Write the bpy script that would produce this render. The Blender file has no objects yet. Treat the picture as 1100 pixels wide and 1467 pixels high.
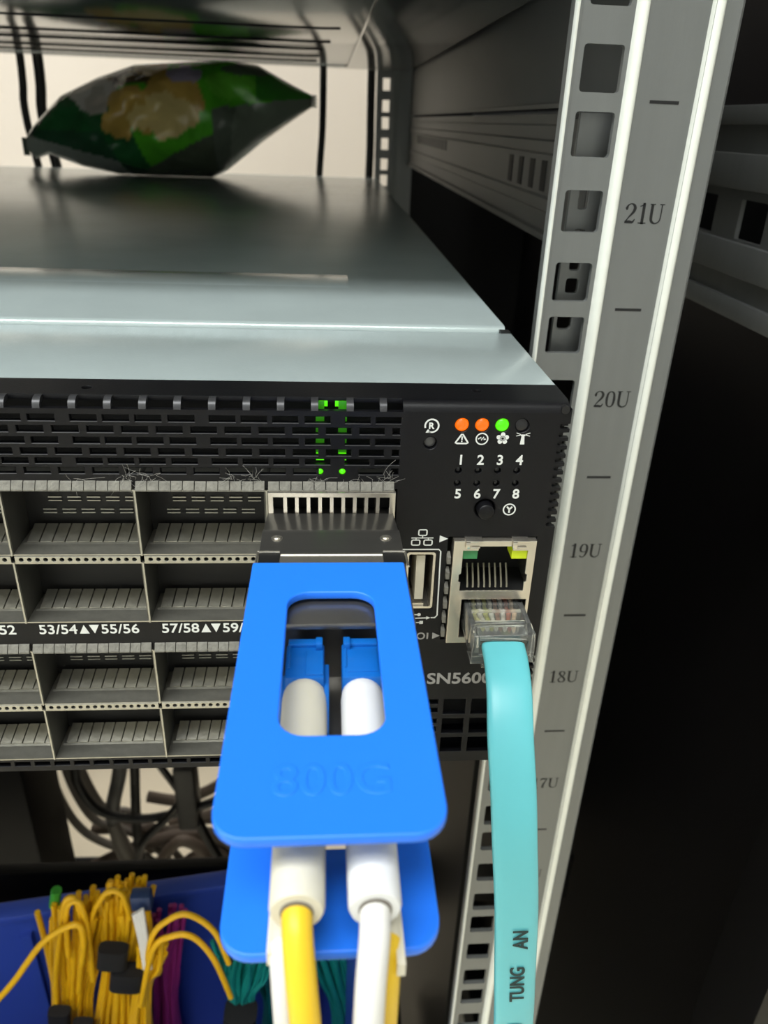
import bpy, bmesh, math, random
from mathutils import Vector, Matrix, geometry
from math import sin, cos, pi, radians

S = 0.001                      # every dimension below is in millimetres
random.seed(7)
SC = bpy.context.scene
COL = SC.collection

# ------------------------------------------------------------------ camera
F_PX = 1109.31
cam_d = bpy.data.cameras.new('camera')
cam = bpy.data.objects.new('camera', cam_d)
COL.objects.link(cam)
SC.camera = cam
cam_d.sensor_fit = 'HORIZONTAL'
cam_d.sensor_width = 36.0
cam_d.lens = 36.0 * F_PX / 1100.0
cam_d.clip_start = 0.002
cam_d.clip_end = 20
PITCH, YAW, ROLL = 0.46655, 0.08457, 0.03869
_f = Vector((sin(YAW) * cos(PITCH), cos(YAW) * cos(PITCH), -sin(PITCH)))
_r = Vector((cos(YAW), -sin(YAW), 0))
_u = _r.cross(_f)
_r2 = _r * cos(ROLL) + _u * sin(ROLL)
_u2 = _u * cos(ROLL) - _r * sin(ROLL)
M = Matrix((_r2, _u2, -_f)).transposed().to_4x4()
M.translation = Vector((-43.63, -127.92, 43.38)) * S
cam.matrix_world = M
cam_d.dof.use_dof = True
cam_d.dof.focus_distance = 0.140
cam_d.dof.aperture_fstop = 44.0

# ------------------------------------------------------------------ world, lamps, exposure
w = bpy.data.worlds.new('world')
SC.world = w
w.use_nodes = True
w.node_tree.nodes['Background'].inputs[0].default_value = (0.9, 0.95, 1.0, 1)
w.node_tree.nodes['Background'].inputs[1].default_value = 0.05
vs = SC.view_settings
vs.view_transform = 'Standard'
vs.look = 'None'
vs.gamma = 1.0
vs.use_curve_mapping = False
vs.exposure = 0.0
LAMPS = [  # x, y, z (m), size x, size y, watts, colour
    (-0.45, -0.78, 1.66, 1.20, 0.60, 37.0, (0.97, 1.0, 0.99)),
    (-1.60, -0.55, 1.66, 1.20, 0.30, 34.0, (0.97, 1.0, 0.99)),  # added out of view at the left to brighten the post edges
    (-0.40, 1.22, 1.66, 1.20, 0.30, 26.0, (1.0, 0.95, 0.89)),  # added out of view behind the rack to brighten the back wall
]
for (x, y, z, sx, sy, p, c) in LAMPS:
    ld = bpy.data.lights.new('ceiling_lamp_light', 'AREA')
    ld.shape = 'RECTANGLE'
    ld.size, ld.size_y = sx, sy
    ld.energy = p
    ld.color = c
    lo = bpy.data.objects.new('ceiling_lamp_light', ld)
    COL.objects.link(lo)
    lo.location = (x, y, z)


# ------------------------------------------------------------------ materials
def lin(c):
    return tuple((v / 255 / 12.92) if v / 255 <= 0.04045 else ((v / 255 + 0.055) / 1.055) ** 2.4 for v in c) + (1,)


def mat(name, col, rough=0.5, metal=0.0, var=0.08, scale=300.0, bump=0.0, bscale=900.0, spec=0.5,
        emit=None, estr=0.0, trans=0.0, ior=1.45, coat=0.0, stretch=None, sss=0.0):
    m = bpy.data.materials.new(name)
    m.use_nodes = True
    nt = m.node_tree
    b = nt.nodes['Principled BSDF']
    b.inputs['Roughness'].default_value = rough
    b.inputs['Metallic'].default_value = metal
    b.inputs['Specular IOR Level'].default_value = spec
    b.inputs['IOR'].default_value = ior
    b.inputs['Transmission Weight'].default_value = trans
    b.inputs['Coat Weight'].default_value = coat
    base = lin(col)
    b.inputs['Base Color'].default_value = base
    if var > 0 or bump > 0:
        tc = nt.nodes.new('ShaderNodeTexCoord')
        mp = nt.nodes.new('ShaderNodeMapping')
        if stretch:
            mp.inputs['Scale'].default_value = stretch
        nt.links.new(tc.outputs['Object'], mp.inputs[0])
        nz = nt.nodes.new('ShaderNodeTexNoise')
        nz.inputs['Scale'].default_value = scale
        nz.inputs['Detail'].default_value = 4
        nt.links.new(mp.outputs[0], nz.inputs['Vector'])
    if var > 0:
        mx = nt.nodes.new('ShaderNodeMix')
        mx.data_type = 'RGBA'
        nt.links.new(nz.outputs['Fac'], mx.inputs['Factor'])
        mx.inputs[6].default_value = tuple(v * (1 - var) for v in base[:3]) + (1,)
        mx.inputs[7].default_value = tuple(min(1, v * (1 + var)) for v in base[:3]) + (1,)
        nt.links.new(mx.outputs[2], b.inputs['Base Color'])
    if bump > 0:
        nb = nt.nodes.new('ShaderNodeTexNoise')
        nb.inputs['Scale'].default_value = bscale
        nb.inputs['Detail'].default_value = 3
        nt.links.new(mp.outputs[0], nb.inputs['Vector'])
        bp = nt.nodes.new('ShaderNodeBump')
        bp.inputs['Strength'].default_value = bump
        bp.inputs['Distance'].default_value = 0.0005 if bscale > 100 else 0.006
        nt.links.new(nb.outputs['Fac'], bp.inputs['Height'])
        nt.links.new(bp.outputs[0], b.inputs['Normal'])
    if emit:
        b.inputs['Emission Color'].default_value = lin(emit)
        b.inputs['Emission Strength'].default_value = estr
    return m


MAT = dict(
    wall=mat('painted_wall', (226, 218, 209), 0.8, var=0.03, scale=6),
    wallcool=mat('white_painted_wall', (214, 217, 217), 0.8, var=0.03, scale=6),
    floor=mat('pale_floor_tile', (238, 228, 204), 0.5, var=0.05, scale=8),
    ceiling=mat('white_ceiling', (232, 232, 230), 0.9, var=0.02, scale=5),
    rack=mat('black_powder_coat', (8, 7, 7), 0.5, var=0.1, scale=30, spec=0.25),
    sidepanel=mat('black_side_panel', (21, 19, 19), 0.45, var=0.15, scale=12),
    rackgrey=mat('grey_powder_coat', (94, 93, 91), 0.5, 0.1, var=0.08, scale=40),
    post=mat('zinc_plated_steel', (117, 119, 118), 0.40, 0.5, var=0.10, scale=60, stretch=(4, 4, 0.3), bump=0.05, bscale=400),
    bead=mat('painted_glint_zinc', (226, 228, 220), 0.4, 0.2, var=0.05),  # zinc paled in colour, standing in for light caught on the post ridges
    lid=mat('galvanised_sheet', (172, 184, 184), 0.2, 0.3, var=0.10, scale=45, bump=0.06, bscale=1500),
    under=mat('satin_sheet', (160, 163, 160), 0.13, 0.7, var=0.08, scale=10, stretch=(1, 6, 1)),
    black=mat('black_bezel', (12, 12, 15), 0.4, var=0.12, scale=400, bump=0.08, bscale=2500, spec=0.28),
    dark=mat('dark_interior', (14, 14, 15), 0.6, var=0.1),
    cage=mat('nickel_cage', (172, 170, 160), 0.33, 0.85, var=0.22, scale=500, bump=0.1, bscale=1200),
    cagewall=mat('shaded_nickel', (88, 87, 82), 0.4, 0.6, var=0.25, scale=400),  # side walls of the same nickel, shade put into a darker colour
    foldglint=mat('painted_glint_black', (58, 58, 60), 0.34, 0.35, var=0.35, scale=900),  # fold bars greyed in colour to paint the highlight on the rounded edge
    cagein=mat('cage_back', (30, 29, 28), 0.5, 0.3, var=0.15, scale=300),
    gasket=mat('dusty_gasket', (118, 116, 108), 0.7, 0.3, var=0.5, scale=900, bump=0.3, bscale=2500),
    dust=mat('grey_dust', (150, 148, 142), 0.9, var=0.1),
    print=mat('white_print', (214, 216, 212), 0.6, var=0.02),
    printdim=mat('grey_print', (150, 148, 145), 0.6, var=0.02),
    printfaint=mat('dark_print', (36, 36, 38), 0.7, var=0.02),
    ink=mat('black_ink', (14, 14, 16), 0.6, var=0.02),
    green=mat('green_led', (20, 90, 10), 0.2, var=0, emit=(96, 246, 14), estr=0.95),
    greendim=mat('green_pipe', (40, 120, 20), 0.3, var=0, emit=(80, 200, 20), estr=0.16),
    orange=mat('orange_led', (120, 40, 10), 0.2, var=0, emit=(255, 112, 8), estr=1.05),
    ledoff=mat('unlit_lens', (34, 34, 36), 0.25, var=0.05),
    silver=mat('bright_nickel', (206, 200, 188), 0.25, 0.9, var=0.10, scale=300),
    shell=mat('transceiver_shell', (120, 118, 114), 0.3, 0.85, var=0.08, scale=200, stretch=(0.3, 3, 1)),
    tab=mat('blue_plastic', (34, 120, 246), 0.38, var=0.03, scale=60),
    lcblue=mat('connector_blue', (14, 98, 182), 0.35, var=0.05),
    bootcream=mat('cream_boot', (214, 208, 188), 0.45, var=0.03),
    bootwhite=mat('white_boot', (224, 224, 222), 0.45, var=0.02),
    yellow=mat('yellow_jacket', (232, 190, 36), 0.42, var=0.05),
    white=mat('white_jacket', (222, 220, 216), 0.42, var=0.03),
    cyan=mat('aqua_jacket', (100, 190, 198), 0.36, var=0.03, scale=80),
    cyanink=mat('dark_green_ink', (6, 44, 46), 0.6, var=0.02),
    clear=mat('clear_plastic', (238, 240, 236), 0.08, var=0, trans=0.92, ior=1.49),
    gold=mat('gold_contact', (150, 146, 128), 0.3, 0.8, var=0.05),
    usb=mat('usb_tongue', (196, 190, 172), 0.5, var=0.1),
    ledgreen=mat('jack_light_green', (60, 130, 80), 0.35, var=0.15, scale=700),
    ledyellow=mat('jack_light_yellow', (190, 205, 30), 0.35, var=0.15, scale=700, emit=(190, 220, 20), estr=0.12),
    cableblack=mat('black_jacket', (18, 17, 18), 0.45, var=0.1),
    cablegrey=mat('grey_jacket', (112, 106, 98), 0.5, var=0.1),
    cablebrown=mat('brown_grey_jacket', (96, 84, 74), 0.55, var=0.15),
    bin=mat('blue_bin', (52, 78, 178), 0.4, var=0.06, scale=15),
    fyellow=mat('fibre_yellow', (232, 178, 20), 0.42, var=0.14, scale=120),
    fpurple=mat('fibre_purple', (150, 44, 120), 0.42, var=0.12, scale=120),
    fteal=mat('fibre_teal', (20, 132, 124), 0.42, var=0.14, scale=120),
    strap=mat('black_hook_strap', (16, 15, 17), 0.8, var=0.2, scale=500),
    clip=mat('green_clip', (60, 150, 50), 0.4, var=0.05),
    lcdark=mat('dark_blue_connector', (40, 58, 96), 0.4, var=0.05),
)

# ------------------------------------------------------------------ mesh helpers
ORG = {}


class MB:
    """collects shapes (mm, scene axes) and links them as ONE mesh object"""

    def __init__(s):
        s.v, s.f = [], []

    def add(s, vs, fs):
        n = len(s.v)
        s.v += [tuple(p) for p in vs]
        s.f += [tuple(i + n for i in f) for f in fs]
        return s

    def box(s, x0, x1, y0, y1, z0, z1):
        x0, x1 = sorted((x0, x1)); y0, y1 = sorted((y0, y1)); z0, z1 = sorted((z0, z1))
        return s.add([(x0, y0, z0), (x1, y0, z0), (x1, y1, z0), (x0, y1, z0),
                      (x0, y0, z1), (x1, y0, z1), (x1, y1, z1), (x0, y1, z1)],
                     [(0, 3, 2, 1), (4, 5, 6, 7), (0, 1, 5, 4), (1, 2, 6, 5), (2, 3, 7, 6), (3, 0, 4, 7)])

    def prism(s, poly, axis, a, b):
        """poly of 2-D points swept along axis: 'x' takes (y,z), 'y' takes (x,z), 'z' takes (x,y)"""
        def P(p, t):
            return {'x': (t, p[0], p[1]), 'y': (p[0], t, p[1]), 'z': (p[0], p[1], t)}[axis]
        n = len(poly)
        vs = [P(p, a) for p in poly] + [P(p, b) for p in poly]
        fs = [tuple(range(n - 1, -1, -1)), tuple(range(n, 2 * n))]
        fs += [(i, (i + 1) % n, n + (i + 1) % n, n + i) for i in range(n)]
        return s.add(vs, fs)

    def tube(s, path, r, n=10, flat=None, up=(0, 0, 1), caps=True, smooth=0):
        """round or flat tube along path; r a number or one per point; flat=(half width, half thickness)"""
        P = [Vector(p) for p in path]
        if smooth:
            P, r = catmull(P, smooth, r)
        m = len(P)
        rr = r if isinstance(r, (list, tuple)) else [r] * m
        T = []
        for i in range(m):
            t = (P[min(i + 1, m - 1)] - P[max(i - 1, 0)])
            T.append(t.normalized() if t.length > 1e-9 else Vector((0, 0, 1)))
        nrm = Vector(up)
        if abs(nrm.dot(T[0])) > 0.95:
            nrm = Vector((1, 0, 0)) if abs(T[0].x) < 0.9 else Vector((0, 1, 0))
        vs, fs = [], []
        for i in range(m):
            nrm = (nrm - T[i] * nrm.dot(T[i])).normalized()
            b = T[i].cross(nrm)
            for k in range(n):
                a = 2 * pi * k / n
                if flat:
                    ca, sa = cos(a), sin(a)
                    e = 0.55
                    c2 = math.copysign(abs(ca) ** e, ca) * flat[0]
                    s2 = math.copysign(abs(sa) ** e, sa) * flat[1]
                    q = P[i] + b * c2 + nrm * s2
                else:
                    q = P[i] + (b * cos(a) + nrm * sin(a)) * rr[i]
                vs.append(q)
        for i in range(m - 1):
            for k in range(n):
                k2 = (k + 1) % n
                fs.append((i * n + k, i * n + k2, (i + 1) * n + k2, (i + 1) * n + k))
        if caps:
            fs.append(tuple(range(n - 1, -1, -1)))
            fs.append(tuple((m - 1) * n + k for k in range(n)))
        return s.add(vs, fs)

    def cyl(s, c, axis, r, a, b, n=20, r2=None):
        r2 = r if r2 is None else r2
        def P(k, t, R):
            p = (c[0] + R * cos(2 * pi * k / n), c[1] + R * sin(2 * pi * k / n))
            return {'x': (t, p[0], p[1]), 'y': (p[0], t, p[1]), 'z': (p[0], p[1], t)}[axis]
        vs = [P(k, a, r) for k in range(n)] + [P(k, b, r2) for k in range(n)]
        fs = [tuple(range(n - 1, -1, -1)), tuple(range(n, 2 * n))]
        fs += [(i, (i + 1) % n, n + (i + 1) % n, n + i) for i in range(n)]
        return s.add(vs, fs)

    def dome(s, c, axis, r, a, h, n=20, k=5):
        """a domed disc: base circle at a, top at a+h along axis"""
        rings = []
        for j in range(k):
            t = j / k * pi / 2
            rings.append((r * cos(t), a + h * sin(t)))
        def P(R, t, q):
            p = (c[0] + R * cos(q), c[1] + R * sin(q))
            return {'x': (t, p[0], p[1]), 'y': (p[0], t, p[1]), 'z': (p[0], p[1], t)}[axis]
        vs = [P(R, t, 2 * pi * i / n) for R, t in rings for i in range(n)] + [P(0, a + h, 0)]
        fs = [tuple(range(n - 1, -1, -1))]
        for j in range(k - 1):
            fs += [(j * n + i, j * n + (i + 1) % n, (j + 1) * n + (i + 1) % n, (j + 1) * n + i) for i in range(n)]
        fs += [((k - 1) * n + i, (k - 1) * n + (i + 1) % n, k * n) for i in range(n)]
        return s.add(vs, fs)

    def plate(s, outer, holes, t0, t1, plane='xz', bevel=0.0):
        """sheet with holes cut through; outlines in mm; plane 'xz' (thickness along y) or 'xy' (along z)"""
        cu = bpy.data.curves.new('sheet', 'CURVE')
        cu.dimensions = '2D'
        cu.fill_mode = 'BOTH'
        for lp in [outer] + list(holes):
            sp = cu.splines.new('POLY')
            sp.points.add(len(lp) - 1)
            for p, q in zip(sp.points, lp):
                p.co = (q[0], q[1], 0, 1)
            sp.use_cyclic_u = True
        h = (t1 - t0) / 2
        cu.extrude = h - bevel
        cu.bevel_depth = bevel
        cu.bevel_resolution = 1
        cu.offset = -bevel
        return s.curve(cu, plane, (t0 + t1) / 2)

    def sheet(s, outer, holes, y0, y1, c=0.0):
        """flat sheet in the xz plane with any number of holes, front at y0"""
        inner = [outer] + list(holes)
        loops = [outer]
        for lp in holes:
            if c:
                mx, mz = sum(p[0] for p in lp) / len(lp), sum(p[1] for p in lp) / len(lp)
                if len(lp) == 4:
                    big = [(p[0] + math.copysign(c, p[0] - mx), p[1] + math.copysign(c, p[1] - mz)) for p in lp]
                else:
                    big = [(p[0] + (p[0] - mx) * c, p[1] + (p[1] - mz) * c) for p in lp]
                n = len(lp)
                s.add([(p[0], y0, p[1]) for p in big] + [(p[0], y0 + c, p[1]) for p in lp], [(i, (i + 1) % n, n + (i + 1) % n, n + i) for i in range(n)])
                loops.append(big)
            else:
                loops.append(lp)
        vs, ed, fc = [], [], []
        for lp in loops:
            n = len(vs)
            vs += [Vector(p) for p in lp]
            fc.append([n + i for i in range(len(lp))])
        co, _e, fo, *_ = geometry.delaunay_2d_cdt(vs, [], fc, 2, 1e-5)
        s.add([(p.x, y0, p.y) for p in co], fo)
        for lp in inner:
            n = len(lp)
            s.add([(p[0], y0 + (c if lp is not outer else 0), p[1]) for p in lp] + [(p[0], y1, p[1]) for p in lp], [(i, (i + 1) % n, n + (i + 1) % n, n + i) for i in range(n)])
        return s

    def curve(s, cu, plane, mid, fn=None):
        ob = bpy.data.objects.new('sheet', cu)
        COL.objects.link(ob)
        dg = bpy.context.evaluated_depsgraph_get()
        me = bpy.data.meshes.new_from_object(ob.evaluated_get(dg))
        if fn is None:
            fn = (lambda c: (c[0], mid - c[2], c[1])) if plane == 'xz' else (lambda c: (c[0], c[1], mid + c[2]))
        s.add([fn(v.co) for v in me.vertices], [tuple(p.vertices) for p in me.polygons])
        bpy.data.objects.remove(ob)
        bpy.data.curves.remove(cu)
        bpy.data.meshes.remove(me)
        return s

    def text(s, body, cx, cz, h, wid=None, y=0.0, depth=0.06, fn=None, bevel=0.0, off=0.0, cap=True):
        """lettering: cap height h (mm), centred at cx, cz; wid squeezes to that width; fn maps (u, v, t) to space"""
        cu = bpy.data.curves.new('print', 'FONT')
        cu.body = body
        cu.size = 1.0
        cu.offset = off
        ob = bpy.data.objects.new('print', cu)
        COL.objects.link(ob)
        dg = bpy.context.evaluated_depsgraph_get()
        me = bpy.data.meshes.new_from_object(ob.evaluated_get(dg))
        xs = [v.co.x for v in me.vertices]; ys = [v.co.y for v in me.vertices]
        bpy.data.meshes.remove(me)
        hh = h / 0.70 if cap else h
        kx = hh if wid is None else wid / (max(xs) - min(xs))
        mx, my = (max(xs) + min(xs)) / 2, 0.35 if cap else (max(ys) + min(ys)) / 2
        cu.extrude = depth / 2
        cu.bevel_depth = bevel
        cu.bevel_resolution = 1
        cu.resolution_u = 5
        me = bpy.data.meshes.new_from_object(ob.evaluated_get(bpy.context.evaluated_depsgraph_get()))
        g = fn or (lambda a, b, t: (cx + a, y - t, cz + b))
        if bevel:
            vs = [g((v.co.x - mx) * kx, (v.co.y - my) * hh, v.co.z / (depth / 2 + bevel) * depth) for v in me.vertices]
        else:
            vs = [g((v.co.x - mx) * kx, (v.co.y - my) * hh, v.co.z + depth / 2) for v in me.vertices]
        s.add(vs, [tuple(p.vertices) for p in me.polygons])
        bpy.data.objects.remove(ob)
        bpy.data.curves.remove(cu)
        bpy.data.meshes.remove(me)
        return s

    def stroke(s, pts, wd, y=0.0, depth=0.06, closed=False, fn=None):
        """flat printed line in the xz plane; wd a number or a width per point"""
        n = len(pts)
        ww = wd if isinstance(wd, (list, tuple)) else [wd] * n
        L, R = [], []
        for i in range(n):
            a = pts[(i - 1) % n] if (closed or i > 0) else pts[i]
            b = pts[(i + 1) % n] if (closed or i < n - 1) else pts[i]
            d = Vector((b[0] - a[0], b[1] - a[1]))
            d = d.normalized() if d.length > 1e-9 else Vector((1, 0))
            q = Vector((-d.y, d.x)) * ww[i] / 2
            L.append((pts[i][0] + q.x, pts[i][1] + q.y)); R.append((pts[i][0] - q.x, pts[i][1] - q.y))
        g = fn or (lambda a, b, t: (a, y - t, b))
        vs = [g(p[0], p[1], depth) for p in L] + [g(p[0], p[1], depth) for p in R]
        m = n if closed else n - 1
        fs = [(i, n + i, n + (i + 1) % n, (i + 1) % n) for i in range(m)]
        return s.add(vs, fs)

    def build(s, name, mt, parent=None, org=None, smooth=None, bevel=0.0, bseg=2, recalc=True):
        if org is None:
            org = ORG[parent.name] if parent else (0, 0, 0)
        me = bpy.data.meshes.new(name)
        me.from_pydata([((p[0] - org[0]) * S, (p[1] - org[1]) * S, (p[2] - org[2]) * S) for p in s.v], [], s.f)
        if bevel or recalc:
            bm = bmesh.new()
            bm.from_mesh(me)
            if bevel:
                es = [e for e in bm.edges if len(e.link_faces) == 2 and e.calc_face_angle(0) > 0.5]
                bmesh.ops.bevel(bm, geom=es, offset=bevel * S, segments=bseg, affect='EDGES', profile=0.5, clamp_overlap=True)
            if recalc:
                bmesh.ops.recalc_face_normals(bm, faces=bm.faces)
            bm.to_mesh(me)
            bm.free()
        if smooth is None:
            smooth = 40
        if smooth:
            for p in me.polygons:
                p.use_smooth = True
            me.set_sharp_from_angle(angle=radians(smooth))
        me.materials.append(MAT[mt] if isinstance(mt, str) else mt)
        return link(name, me, parent, org)


def link(name, me, parent, org):
    o = bpy.data.objects.new(name, me)
    COL.objects.link(o)
    po = ORG[parent.name] if parent else (0, 0, 0)
    o.parent = parent
    o.location = tuple((org[i] - po[i]) * S for i in range(3))
    ORG[o.name] = tuple(org)
    return o


def again(src, name, parent, org):
    """another object on the same mesh"""
    return link(name, src.data, parent, org)


def catmull(P, k, r=0):
    P = [Vector(p) for p in P]
    rl = isinstance(r, (list, tuple))
    out, ro = [], []
    n = len(P)
    for i in range(n - 1):
        p0, p1, p2, p3 = P[max(i - 1, 0)], P[i], P[i + 1], P[min(i + 2, n - 1)]
        for j in range(k):
            t = j / k
            out.append(0.5 * ((2 * p1) + (p2 - p0) * t + (2 * p0 - 5 * p1 + 4 * p2 - p3) * t * t + (3 * p1 - p0 - 3 * p2 + p3) * t ** 3))
            if rl:
                ro.append(r[i] * (1 - t) + r[i + 1] * t)
    out.append(P[-1])
    if rl:
        ro.append(r[-1])
    return out, (ro if rl else r)


def rect(x0, x1, z0, z1):
    return [(x0, z0), (x1, z0), (x1, z1), (x0, z1)]


def rrect(x0, x1, z0, z1, r, n=5):
    if not isinstance(r, (list, tuple)):
        r = [r] * 4
    out = []
    for (cx, cz, a, q) in ((x1, z1, 0, r[0]), (x0, z1, 90, r[1]), (x0, z0, 180, r[2]), (x1, z0, 270, r[3])):
        sx = -1 if cx == x1 else 1
        sz = -1 if cz == z1 else 1
        for i in range(n + 1):
            t = radians(a + 90 * i / n)
            out.append((cx + sx * q + q * cos(t), cz + sz * q + q * sin(t)))
    return out


def circ(cx, cz, r, n=20, a0=0, a1=360):
    full = abs(a1 - a0) >= 360
    return [(cx + r * cos(radians(a0 + (a1 - a0) * i / (n if full else n - 1))),
             cz + r * sin(radians(a0 + (a1 - a0) * i / (n if full else n - 1)))) for i in range(n)]


def thing(name, label, cat, org, group=None):
    o = bpy.data.objects.new(name, None)
    COL.objects.link(o)
    o.empty_display_size = 0.01
    o.location = tuple(v * S for v in org)
    ORG[o.name] = tuple(org)
    tag(o, label, cat, group)
    return o


def tag(o, label, cat=None, group=None):
    o['label'] = label
    if cat:
        o['category'] = cat
    if group:
        o['group'] = group
    return o


def structure(o):
    o['kind'] = 'structure'
    return o


# ================================================================== the room
structure(MB().box(-2400, 1500, -1700, 1900, -960, -900).build('floor', 'floor', smooth=0))
structure(MB().box(-2400, 1500, -1700, 1900, 1700, 1760).build('ceiling', 'ceiling', smooth=0))
structure(MB().box(-2400, 1500, 1800, 1900, -900, 1700).build('wall_back', 'wall', smooth=0))
structure(MB().box(-2400, 1500, -1700, -1600, -900, 1700).build('wall_front', 'wallcool', smooth=0))
structure(MB().box(-2500, -2400, -1700, 1900, -960, 1760).build('wall_left', 'wallcool', smooth=0))
structure(MB().box(1500, 1600, -1700, 1900, -960, 1760).build('wall_right', 'wallcool', smooth=0))

# ================================================================== the rack (posts, panels, cross members)
rack = thing('server_rack', 'black equipment rack whose silver post is numbered 21U to 17U', 'rack', (-219, 330, -900))


def glyph(ch):
    """serif numerals: strokes of (x, y, width) in a unit-high box, and the advance"""
    if ch == '1':
        return [[(.30, 1, .05), (.30, .95, .15), (.30, .05, .15), (.30, 0, .15)], [(.32, .99, .06), (.2, .9, .05), (.08, .86, .05)],
                [(.08, .025, .05), (.52, .025, .05)]], .56
    if ch == '2':
        return [[(.10, .66, .05), (.08, .76, .15), (.14, .90, .07), (.30, .975, .05), (.46, .90, .13), (.52, .74, .16), (.44, .54, .13),
                 (.24, .30, .07), (.08, .06, .05)], [(.05, .055, .11), (.3, .07, .15), (.48, .06, .11), (.58, .22, .04)]], .64
    if ch == '0':
        return [[(.30, .975, .05), (.13, .85, .11), (.08, .5, .15), (.13, .15, .11), (.30, .025, .05), (.47, .15, .11), (.52, .5, .15),
                 (.47, .85, .11), (.31, .975, .05)]], .62
    if ch == '9':
        return [[(.50, .62, .06), (.42, .44, .05), (.28, .40, .05), (.12, .48, .12), (.09, .68, .15), (.15, .9, .11), (.30, .975, .05),
                 (.46, .88, .12), (.52, .6, .15), (.48, .3, .13), (.34, .05, .07), (.16, .03, .05), (.1, .13, .12)]], .62
    if ch == '8':
        return [[(.30, .975, .05), (.15, .9, .11), (.12, .74, .13), (.24, .58, .12), (.42, .42, .13), (.52, .22, .14), (.44, .06, .09),
                 (.30, .025, .05), (.14, .08, .1), (.08, .24, .12), (.18, .42, .06), (.36, .56, .05), (.47, .74, .1), (.43, .9, .09), (.31, .975, .05)]], .62
    if ch == '7':
        return [[(.06, .75, .05), (.10, .93, .1), (.3, .93, .14), (.55, .95, .08)], [(.55, .95, .05), (.40, .62, .09), (.29, .3, .15), (.27, 0, .17)]], .62
    if ch == '6':
        return [[(.49, .86, .1), (.42, .95, .06), (.30, .97, .05), (.16, .78, .12), (.09, .45, .15), (.13, .14, .12), (.30, .025, .05),
                 (.46, .12, .11), (.52, .32, .14), (.45, .53, .09), (.30, .60, .05), (.14, .48, .05)]], .62
    if ch == '5':
        return [[(.14, .97, .05), (.12, .55, .05), (.3, .62, .06), (.48, .5, .12), (.5, .25, .15), (.38, .05, .08), (.16, .04, .05), (.1, .15, .12)],
                [(.14, .94, .1), (.5, .94, .1)]], .62
    if ch == '3':
        return [[(.1, .8, .13), (.2, .95, .06), (.34, .96, .06), (.46, .8, .13), (.4, .6, .08), (.26, .54, .05), (.44, .45, .08), (.52, .25, .14),
                 (.42, .05, .09), (.2, .03, .05), (.09, .16, .13)]], .62
    if ch == '4':
        return [[(.4, 1, .08), (.06, .32, .05), (.56, .32, .09)], [(.4, .98, .13), (.4, 0, .13)]], .62
    return [[(.14, .98, .15), (.14, .35, .15), (.2, .12, .13), (.4, .02, .07), (.6, .12, .06), (.66, .35, .06), (.66, .98, .06)],
            [(0, .975, .05), (.30, .975, .05)], [(.53, .975, .05), (.8, .975, .05)]], .84


def numeral(txt, cx, cz, h, y):
    m = MB()
    adv = [glyph(c)[1] + .06 for c in txt]
    W = sum(adv) * h
    x = cx - W / 2
    for c, a in zip(txt, adv):
        for st in glyph(c)[0]:
            P, ww = catmull([(p[0], p[1], 0) for p in st], 5, [p[2] * 1.05 for p in st])
            m.stroke([(x + p.x * h, cz - h / 2 + p.y * h) for p in P], [q * h for q in ww], y=y)
        x += a * h
    return m


ZU = 49.2                     # the line between 21U and 22U
FY = 57.2                     # face of the numbered strip


def mounting_post(mir):
    """front post; mir maps x for the left one"""
    m = MB()
    holes = []
    for k in range(-19, 22):
        z0 = ZU + 44.45 * k
        for dz in (5.5, 5.5 + 15.875, 5.5 + 31.75):
            zc = z0 + dz + 0.4
            holes.append(rrect(10.7, 19.5, zc - 4.5, zc + 4.5, 0.7, 2))
    m.sheet(rect(8.14, 20.8, -880, 990), holes, 58.6, 60.2)
    m.box(8.2, 10.2, 60.2, 60.3, -880, 990)
    m.prism([(8.1, 58.75), (8.5, 58.4), (9.3, 58.5), (9.3, 63.5), (8.1, 63.5)], 'z', -880, 990)
    m.prism([(20.6, 60.2), (20.6, 58.55), (21.0, 58.4), (22.8, FY), (36.2, FY), (36.4, 55.9), (42.0, 55.9), (42.5, 56.2), (43.5, 96),
             (42.3, 96), (41.4, 57.4), (38.8, 57.4), (36.5, 58.8), (23.2, 58.8)], 'z', -880, 990)
    m.v = [(mir(x), y, z) for x, y, z in m.v]
    return m


post = mounting_post(lambda x: x).build('mounting_post', 'post', rack, smooth=0)
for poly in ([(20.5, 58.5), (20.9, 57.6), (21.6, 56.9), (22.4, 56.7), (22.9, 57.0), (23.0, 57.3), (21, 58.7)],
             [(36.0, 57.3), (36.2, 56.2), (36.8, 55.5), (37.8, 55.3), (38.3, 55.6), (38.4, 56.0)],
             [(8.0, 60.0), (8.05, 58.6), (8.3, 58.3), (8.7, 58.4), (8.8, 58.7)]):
    MB().prism(poly, 'z', -880, 990).build('painted_glint_edge', 'bead', post, smooth=50)
tag(post, 'silver zinc post with square holes and unit numbers')
for k in range(-6, 4):
    mk = MB().box(26.2, 32.7, FY - 0.06, FY, ZU + 44.45 * k - 0.33, ZU + 44.45 * k + 0.33).build('unit_mark', 'ink', post)
for k, t in ((1, '22U'), (0, '21U'), (-1, '20U'), (-2, '19U'), (-3, '18U'), (-4, '17U'), (-5, '16U'), (-6, '15U')):
    numeral(t, 29.5, ZU + 44.45 * k - 22.6, 4.3, FY).build('unit_number', 'ink', post, recalc=False, smooth=0)
mounting_post(lambda x: -438 - x).build('mounting_post', 'post', rack, smooth=0)
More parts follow.
